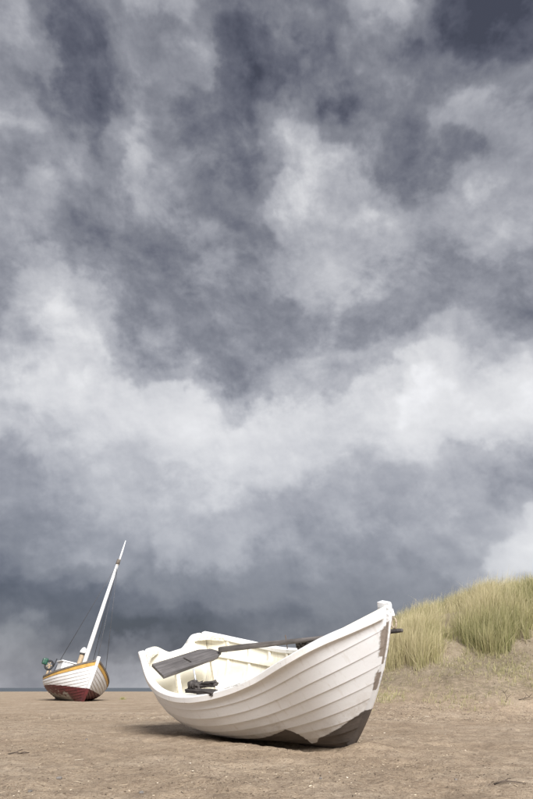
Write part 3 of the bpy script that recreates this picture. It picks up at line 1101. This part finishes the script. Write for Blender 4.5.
def build_fishing_boat():
    root = empty("fishing_boat")
    a, h = FB['yaw'], FB['heel']
    f = Vector((math.sin(a), -math.cos(a), 0))
    p = Vector((math.cos(a), math.sin(a), 0))
    z = Vector((0, 0, 1))
    c1, c2 = p * math.cos(h) - z * math.sin(h), z * math.cos(h) + p * math.sin(h)
    R = Matrix((f, c1, c2)).transposed().to_4x4()
    root.matrix_world = Matrix.Translation((FB['X'], FB['Y'], FB['Z'])) @ R
    tag(root, "white fishing boat with ochre band and red bottom beached in the distance", "fishing boat")
    hm = mat_fb_hull()
    NS, ST, TH = 70, 12, 0.024
    s = np.linspace(0, 1, NS)
    hull_parts = []
    for side in (-1, 1):
        for i in range(ST):
            us = np.linspace(max(0, (i - .12) / ST), (i + 1) / ST, 3)
            S, U = np.meshgrid(s, us, indexing='ij')
            P = fb_hull(S, U, side)
            e = 1e-3
            n = np.cross(fb_hull(np.minimum(S + e, 1), U, side) - fb_hull(np.maximum(S - e, 0), U, side), fb_hull(S, np.minimum(U + e, 1), side) - fb_hull(S, np.maximum(U - e, 0), side))
            n /= np.linalg.norm(n, axis=-1)[..., None] + 1e-9
            n *= np.where(n[..., 1] * side < 0, -1, 1)[..., None]
            ff = np.linspace(0, 1, 3)[None, :, None]
            off = TH * (2 - ff) * (1 - .7 * np.abs(2 * S - 1)**16)[..., None]
            ring = np.concatenate([P + n * off, (P + n * (off - TH))[:, ::-1]], axis=1)
            V, F = sweep(ring)
            if side < 0:
                F = [tuple(reversed(q)) for q in F]
            if i >= ST - 1:
                hull_parts.append((side, i, V, F))
            else:
                hull_parts.append((side, -1, V, F))
    V, F = join([(v, f) for sd2, i, v, f in hull_parts if i < 0])
    mesh_obj("hull", V, F, hm, root, None, False)
    for side in (-1, 1):
        V, F = join([(v, f) for sd2, i, v, f in hull_parts if i >= 0 and sd2 == side])
        o = mesh_obj("sheer_band", V, F, M['ochre'], root, None, False)
        tag(o, "ochre yellow painted top planks")
        sg = np.linspace(0, 1, 60)
        P = fb_hull(sg, np.ones_like(sg), side)
        rings = np.stack([P + [0, side * q, r] for q, r in ((.05, -.04), (.05, .03), (-.05, .03), (-.05, -.04))], axis=1)
        mesh_obj("gunwale", *sweep(rings), M['deck'], root, None, False)
    # stem and stern posts
    for sv, sgn in ((1.0, 1), (0.0, -1)):
        u = np.linspace(0, 1, 20)
        P = fb_hull(np.full_like(u, sv), u, 0)
        tend = P[-1] - P[-2]
        tend /= np.linalg.norm(tend)
        P = np.concatenate([P, [P[-1] + tend * .16]])
        rings = np.stack([P + [sgn * q, r, 0] for q, r in ((-.06, .065), (.05, .05), (.05, -.05), (-.06, -.065))], axis=1)
        mesh_obj("stem_post" if sgn > 0 else "stern_post", *sweep(rings), hm, root, None, False)
    sk = np.linspace(.02, .97, 30)
    P = fb_hull(sk, np.zeros_like(sk), 0)
    rings = np.stack([P + [0, b, q] for q, b in ((.03, .05), (-.07, .04), (-.07, -.04), (.03, -.05))], axis=1)
    mesh_obj("keel", *sweep(rings), hm, root, None, False)
    # deck
    sg = np.linspace(.03, .97, 40)
    Pp, Ps = fb_hull(sg, np.full_like(sg, .93), 1), fb_hull(sg, np.full_like(sg, .93), -1)
    mid = (Pp + Ps) / 2 + [0, 0, .05]
    V = np.stack([Ps, mid, Pp], 1).reshape(-1, 3)
    F = []
    for i in range(39):
        for j in range(2):
            q = i * 3 + j
            F.append((q, q + 3, q + 4, q + 1))
    mesh_obj("deck", V, F, M['deck'], root)
    # low cabin with sliding hatch
    Vc, Fc = bevel_box(1.1, .62, .62, .05, 2)
    o = mesh_obj("cabin", Vc + [-.25, -.45, 1.0], Fc, M['cwhite'], root, None, False)
    Vc, Fc = bevel_box(1.2, .74, .05, .02, 2)
    mesh_obj("cabin_roof", Vc + [-.25, -.45, 1.335], Fc, M['cwhite'], o, None, False)
    # exhaust pipe
    V, F = tube([(.5, -.15, .70), (.5, -.15, 1.74)], .095, 14)
    o = mesh_obj("exhaust_pipe", V, F, M['tan'], root)
    V, F = tube([(.5, -.15, 1.74), (.5, -.15, 1.75), (.5, -.15, 1.76), (.5, -.15, 1.82), (.5, -.14, 1.92), (.5, -.14, 1.97)], [.09, .115, .13, .125, .09, .04], 14)
    mesh_obj("cap", V, F, M['cwhite'], o)
    V, F = tube([(.5, -.15, 1.69), (.5, -.15, 1.735)], .11, 14)
    mesh_obj("collar", V, F, M['black'], o)
    # mast, topmast, stays
    V, F = tube([(.72, 0, .70), (.72, 0, 2.2), (.72, .01, 4.0), (.72, .03, 5.58)], [.095, .09, .078, .06], 12)
    o = mesh_obj("mast", V, F, M['cwhite'], root)
    V, F = tube([(.72, .03, 5.50), (.72, .03, 5.72)], [.085, .085], 10)
    mesh_obj("mast_band", V, F, M['deck'], o)
    V, F = tube([(.75, .05, 5.45), (.75, .05, 6.0), (.74, .045, 6.62)], [.045, .04, .018], 10)
    mesh_obj("topmast", V, F, M['cwhite'], o)
    for end in ((-2.1, -.62, .95), (2.85, 0, 1.40), (.35, 1.16, .78), (-1.6, .9, .8)):
        V, F = tube([(.72, .03, 5.55), end], .011, 5)
        mesh_obj("stay", V, F, M['wire'], root)
    # net hauler on the starboard quarter
    post = tube([(-1.45, -.93, .62), (-1.45, -.95, 1.16)], .05, 8)
    arm = tube([(-1.45, -.95, 1.1), (-1.45, -.62, .72)], .03, 6)
    o = mesh_obj("net_hauler", *join([post, arm]), M['tan'], root)
    ang = np.linspace(0, 2 * math.pi, 25)
    rim = np.stack([np.full_like(ang, -1.40), -.99 + .165 * np.cos(ang), 1.17 + .165 * np.sin(ang)], -1)
    mesh_obj("wheel", *tube(rim, .04, 8), M['black'], o)
    spokes = [tube([(-1.40, -.99, 1.17), (-1.40, -.99 + .16 * math.cos(t), 1.17 + .16 * math.sin(t))], .02, 5) for t in np.arange(5) * 1.2566]
    mesh_obj("spokes", *join(spokes), M['tan'], o, None, False)
    Vh, Fh = bevel_box(.20, .24, .26, .07, 2)
    mesh_obj("motor_housing", Vh + [-1.42, -1.20, 1.28], Fh, M['green'], o, None, False)
    V, F = tube([(-1.5, -.78, 1.15), (-1.5, -.74, 1.48)], .022, 6)
    mesh_obj("lever", V, F, M['black'], o)


build_fishing_boat()


# ------------------------------------------------------------------ marram grass
def blades(centres, per, hmin, hmax, spread, rmean, rsd, lean=(0.16, 0.05), width=0.0085, rng=RNG, seg=4):
    """curved ribbons; returns V, F(tri/quads), along, rand"""
    n = len(centres) * per
    c = np.repeat(centres, per, axis=0)
    rm = np.repeat(np.broadcast_to(rmean, (len(centres),)), per)
    hs = np.repeat(np.broadcast_to(hmax, (len(centres),)), per)
    r = np.abs(rng.normal(0, 1, n)) * spread
    a = rng.uniform(0, 2 * np.pi, n)
    bx, by = c[:, 0] + r * np.cos(a), c[:, 1] + r * np.sin(a)
    bz = ground(bx, by) - 0.02
    h = hs * (hmin + (1 - hmin) * rng.random(n)**0.8)
    la = a + rng.normal(0, .7, n)
    lm = np.abs(rng.normal(0.30, .26, n)) * h * (0.4 + r / (spread + 1e-6) * .6)
    lx, ly = lm * np.cos(la) + lean[0] * h, lm * np.sin(la) + lean[1] * h
    wa = rng.uniform(0, np.pi, n)
    wx, wy = np.cos(wa), np.sin(wa)
    w = width * rng.uniform(.6, 1.3, n)
    V = np.empty((n, seg + 1, 2, 3), np.float32)
    al = np.empty((n, seg + 1, 2), np.float32)
    for i in range(seg + 1):
        t = i / seg
        px = bx + lx * t**2.2
        py = by + ly * t**2.2
        pz = bz + h * (t - .22 * t**3 * np.clip(lm / h * 3, 0, 1))
        ww = w * (1 - t)**.6 * .5 + .0006
        for j, sgn in enumerate((-1, 1)):
            V[:, i, j, 0] = px + sgn * ww * wx
            V[:, i, j, 1] = py + sgn * ww * wy
            V[:, i, j, 2] = pz
        al[:, i] = t
    base = (np.arange(n) * (seg + 1) * 2)[:, None]
    F = np.concatenate([base + np.array([[2 * i, 2 * i + 1, 2 * i + 3, 2 * i + 2]]) for i in range(seg)], axis=1).reshape(-1, 4)
    rnd = np.clip(rng.normal(rm, rsd), 0, 1)
    return V.reshape(-1, 3), F, al.ravel(), np.repeat(rnd, (seg + 1) * 2)


def cat_blades(lst):
    V, F, A, Rr, n = [], [], [], [], 0
    for v, f, a, r in lst:
        V.append(v); F.append(f + n); A.append(a); Rr.append(r)
        n += len(v)
    return np.concatenate(V), np.concatenate(F), np.concatenate(A), np.concatenate(Rr)


def grass_cover(x, y):
    """0..1 how thickly the marram stands at a place on the dune"""
    edge = 13.9 + 0.35 * fbm(x * 0.9, y * 0.3, 3, 71) * 2 + np.interp(x, [2.5, 3.6, 4.3, 4.9, 5.6, 6.3, 8, 20], [.6, -.5, -.2, .6, -.1, .1, -.4, -.5])
    c = smooth01((y - edge) / 0.5)
    for (bx, by, rx, ry, rot, amp) in ((4.40, 14.2, .52, 1.0, .30, 1.0), (4.90, 15.4, .46, .9, .5, 1.0), (5.6, 16.7, .55, .8, .8, 1.0), (6.9, 13.7, 1.2, .45, 0, .95), (3.7, 13.4, .5, .3, 0, .8)):
        dx, dy = x - bx, y - by
        a, b = dx * math.cos(rot) - dy * math.sin(rot), dx * math.sin(rot) + dy * math.cos(rot)
        c = c * (1 - amp * np.exp(-(a / rx)**2 - (b / ry)**2))
    c = c * np.clip(0.62 + 1.2 * fbm(x * 0.8, y * 0.8, 3, 81), 0.05, 1)
    c = c * smooth01((x - 1.6) / 1.3)
    return c


def build_grass():
    rng = np.random.default_rng(11)
    lst = []
    # marram proper
    n = 13000
    x, y = rng.uniform(1.4, 14, n), rng.uniform(13, 21.5, n)
    keep = rng.random(n) < grass_cover(x, y)
    x, y = x[keep], y[keep]
    c = np.stack([x, y], -1)
    ton = np.clip(.66 + .85 * fbm(x * .7, y * .7, 3, 91), .34, .88)
    hh = .66 + .45 * fbm(x * .9, y * .9, 3, 93)
    lst.append(blades(c, 32, .35, hh, .12, ton, .24, rng=rng, width=.0056, seg=3))
    pick = rng.random(len(c)) < .5
    lst.append(blades(c[pick], 2, .8, hh[pick] * 1.22, .12, .9, .1, lean=(.22, .05), rng=rng, width=.0055))
    lst.append(blades(c[pick], 3, .3, hh[pick] * .7, .16, .95, .12, lean=(.55, -.1), rng=rng, width=.006))
    # further back and to the right, coarser
    n = 2200
    x, y = rng.uniform(10, 40, n), rng.uniform(13.5, 32, n)
    keep = rng.random(n) < .75
    x, y = x[keep], y[keep]
    lst.append(blades(np.stack([x, y], -1), 16, .45, .85, .16, .55, .18, rng=rng, width=.016, seg=3))
    # thin dry blades creeping down the foot of the dune
    n = 7500
    x, y = rng.uniform(1.2, 10, n), rng.uniform(10.2, 15.2, n)
    keep = rng.random(n) < smooth01((y - 10.3) / 3.0) * np.clip(.28 + 1.5 * fbm(x * .8, y * .8, 3, 95), 0, 1)
    x, y = x[keep], y[keep]
    lst.append(blades(np.stack([x, y], -1), 9, .3, (.05 + .13 * rng.random(len(x))**2), .09, .55, .25, lean=(.3, .1), rng=rng, width=.006, seg=3))
    V, F, A, Rr = cat_blades(lst)
    o = fast_mesh("dune_grass", V, F, M['grass'], {'along': A, 'rand': Rr})
    tag(o, "pale green marram grass covering the dune at the right", "grass", None, 'stuff')

    def tuft(name, x, y, nb, h, spread, tone, label, group=None, width=.0056):
        v, f, a, r = blades(np.array([[x, y]]), nb, .4, h, spread, tone, .18, rng=rng, width=width, lean=(.12, .02))
        base = np.array([x, y, float(ground(np.array([x]), np.array([y]))[0])])
        o = fast_mesh(name, v - base.astype(np.float32), f, M['grass'], {'along': a, 'rand': r})
        o.location = base
        tag(o, label, "grass tuft", group)
    tuft("grass_tuft", 5.33, 14.05, 520, .72, .22, .60, "bushy green grass tuft standing foremost at the end of the dune's bare sand path")
    tuft("grass_tuft", 4.72, 15.05, 160, .45, .13, .5, "small grass tuft in the middle of the bare sand path up the dune")
    tuft("grass_tuft", -6.25, 26.5, 170, .17, .065, .55, "low grass tuft alone on the flat beach beside the fishing boat", width=.012)


build_grass()


# ------------------------------------------------------------------ litter on the sand
def build_litter():
    rng = np.random.default_rng(5)
    n = 34000
    r = 2.4 * (13 / 2.4)**rng.random(n)
    a = np.radians(rng.uniform(-36, 36, n))
    x, y = r * np.sin(a), r * np.cos(a)
    x2, y2 = rng.uniform(1.6, 8.5, 14000), rng.uniform(9.4, 15, 14000)
    x, y = np.concatenate([x, x2]), np.concatenate([y, y2])
    keep = rng.random(len(x)) < np.clip(.55 + 1.3 * fbm(x * .9, y * .9, 3, 301), .1, 1)
    x, y = x[keep], y[keep]
    n = len(x)
    ln = np.clip(rng.lognormal(math.log(.0020), .5, n), .001, .007) * (1 + .10 * np.hypot(x, y))
    wd = np.clip(ln * rng.uniform(.15, .6, n), .0007, .0028)
    on_dune = y > 9.4
    ln = np.where(on_dune, ln * 2.2, ln)
    wd = np.where(on_dune, wd * 1.3, wd)
    long = rng.random(n) < .02
    ln = np.where(long, rng.uniform(.012, .035, n), ln)
    wd = np.where(long, .0011, wd)
    th = rng.uniform(0, np.pi, n)
    dx, dy = np.cos(th) * ln, np.sin(th) * ln
    ox, oy = -np.sin(th) * wd, np.cos(th) * wd
    z0 = ground(x - dx, y - dy) + .001
    z1 = ground(x + dx, y + dy) + .001 + rng.random(n) * ln * .3
    ht = wd * 1.1
    V = np.stack([np.stack([x - dx - ox, y - dy - oy, z0], -1), np.stack([x - dx + ox, y - dy + oy, z0], -1),
                  np.stack([x + dx + ox, y + dy + oy, z1], -1), np.stack([x + dx - ox, y + dy - oy, z1], -1),
                  np.stack([x - dx * .9, y - dy * .9, z0 + ht], -1), np.stack([x + dx * .9, y + dy * .9, z1 + ht], -1)], 1)
    b = (np.arange(n) * 6)[:, None]
    F = np.concatenate([b + np.array([[0, 3, 5, 4]]), b + np.array([[1, 4, 5, 2]])], 1).reshape(-1, 4)
    rnd = np.clip(rng.beta(1.2, 1.9, n), 0, 1)
    o = fast_mesh("beach_litter", V.reshape(-1, 3), F, M['straw'], {'rand': np.repeat(rnd, 6)}, smooth=False)
    tag(o, "scattered straw, shell bits and dark grit lying on the sand", "litter", None, 'stuff')


build_litter()


def build_twig(pts, r, label, branches=()):
    pts = np.array(pts, float)
    g = ground(pts[:, 0], pts[:, 1])
    P = np.stack([pts[:, 0], pts[:, 1], g + r * .8 + pts[:, 2]], -1)
    base = P[0].copy()
    parts = [tube(P - base, np.linspace(r, r * .45, len(P)), 6)]
    for i, (dx, dy, dz) in branches:
        q = P[i] - base
        parts.append(tube([q, q + np.array([dx, dy, dz]) * .6 + [0, 0, .004], q + np.array([dx, dy, dz])], [r * .6, r * .5, r * .3], 5))
    V, F = join(parts)
    o = mesh_obj("twig", V, F, M['twig'])
    o.location = base
    tag(o, label, "twig")


build_twig([(-2.00, 4.93, 0), (-1.95, 4.95, .006), (-1.91, 4.94, .004), (-1.86, 4.99, .010)], .006, "small dark forked twig on bare sand near the left edge",
           [(1, (.03, .05, .012)), (2, (.05, -.01, .01))])
build_twig([(1.20, 3.44, 0), (1.25, 3.42, .008), (1.30, 3.43, .004), (1.35, 3.39, .003)], .0045, "thin dark twig on the sand in the bottom right corner", [(1, (.05, .03, .008))])
build_twig([(4.38, 11.2, 0), (4.42, 11.22, .06), (4.40, 11.24, .14), (4.35, 11.24, .22)], .006, "bare dead twig sticking up from the foot of the dune",
           [(1, (.10, .03, .06)), (2, (.08, .02, .06)), (2, (-.07, .03, .06))])
build_twig([(4.66, 11.3, 0), (4.76, 11.28, .03), (4.86, 11.3, .05), (4.94, 11.27, .03)], .007, "low sprawling dead twig right of the upright one at the dune foot",
           [(1, (.08, .03, .07)), (2, (.07, -.03, .06)), (2, (-.04, .05, .07))])


def build_stones():
    rng = random.Random(3)
    spots = [(-1.18, 3.69, .013, "dark grey stone, largest of those at the lower left"), (-1.185, 3.285, .009, "small dark stone nearest the bottom edge at lower left"),
             (-1.74, 6.1, .012, "small grey stone between the forked twig and the rowing boat"), (1.05, 3.6, .008, "grey stone in front of the rowing boat's bow"),
             (-.62, 3.25, .010, "pale flat stone at the bottom edge left of centre"), (.30, 3.6, .008, "small stone below the middle of the rowing boat")]
    for x, y, r, lab in spots:
        bm = bmesh.new()
        bmesh.ops.create_icosphere(bm, subdivisions=2, radius=1.0)
        for v in bm.verts:
            k = 1 + .28 * (rng.random() - .5)
            v.co = Vector((v.co.x * r * 1.3 * k, v.co.y * r * k, v.co.z * r * .7 * k))
        me = bpy.data.meshes.new("stone")
        bm.to_mesh(me)
        bm.free()
        me.materials.append(M['stone'])
        o = bpy.data.objects.new("stone", me)
        o.location = (x, y, float(ground(np.array([x]), np.array([y]))[0]) + r * .25)
        o.rotation_euler = (0, 0, rng.random() * 6)
        COL.objects.link(o)
        tag(o, lab, "stone", "stones on the sand")


build_stones()
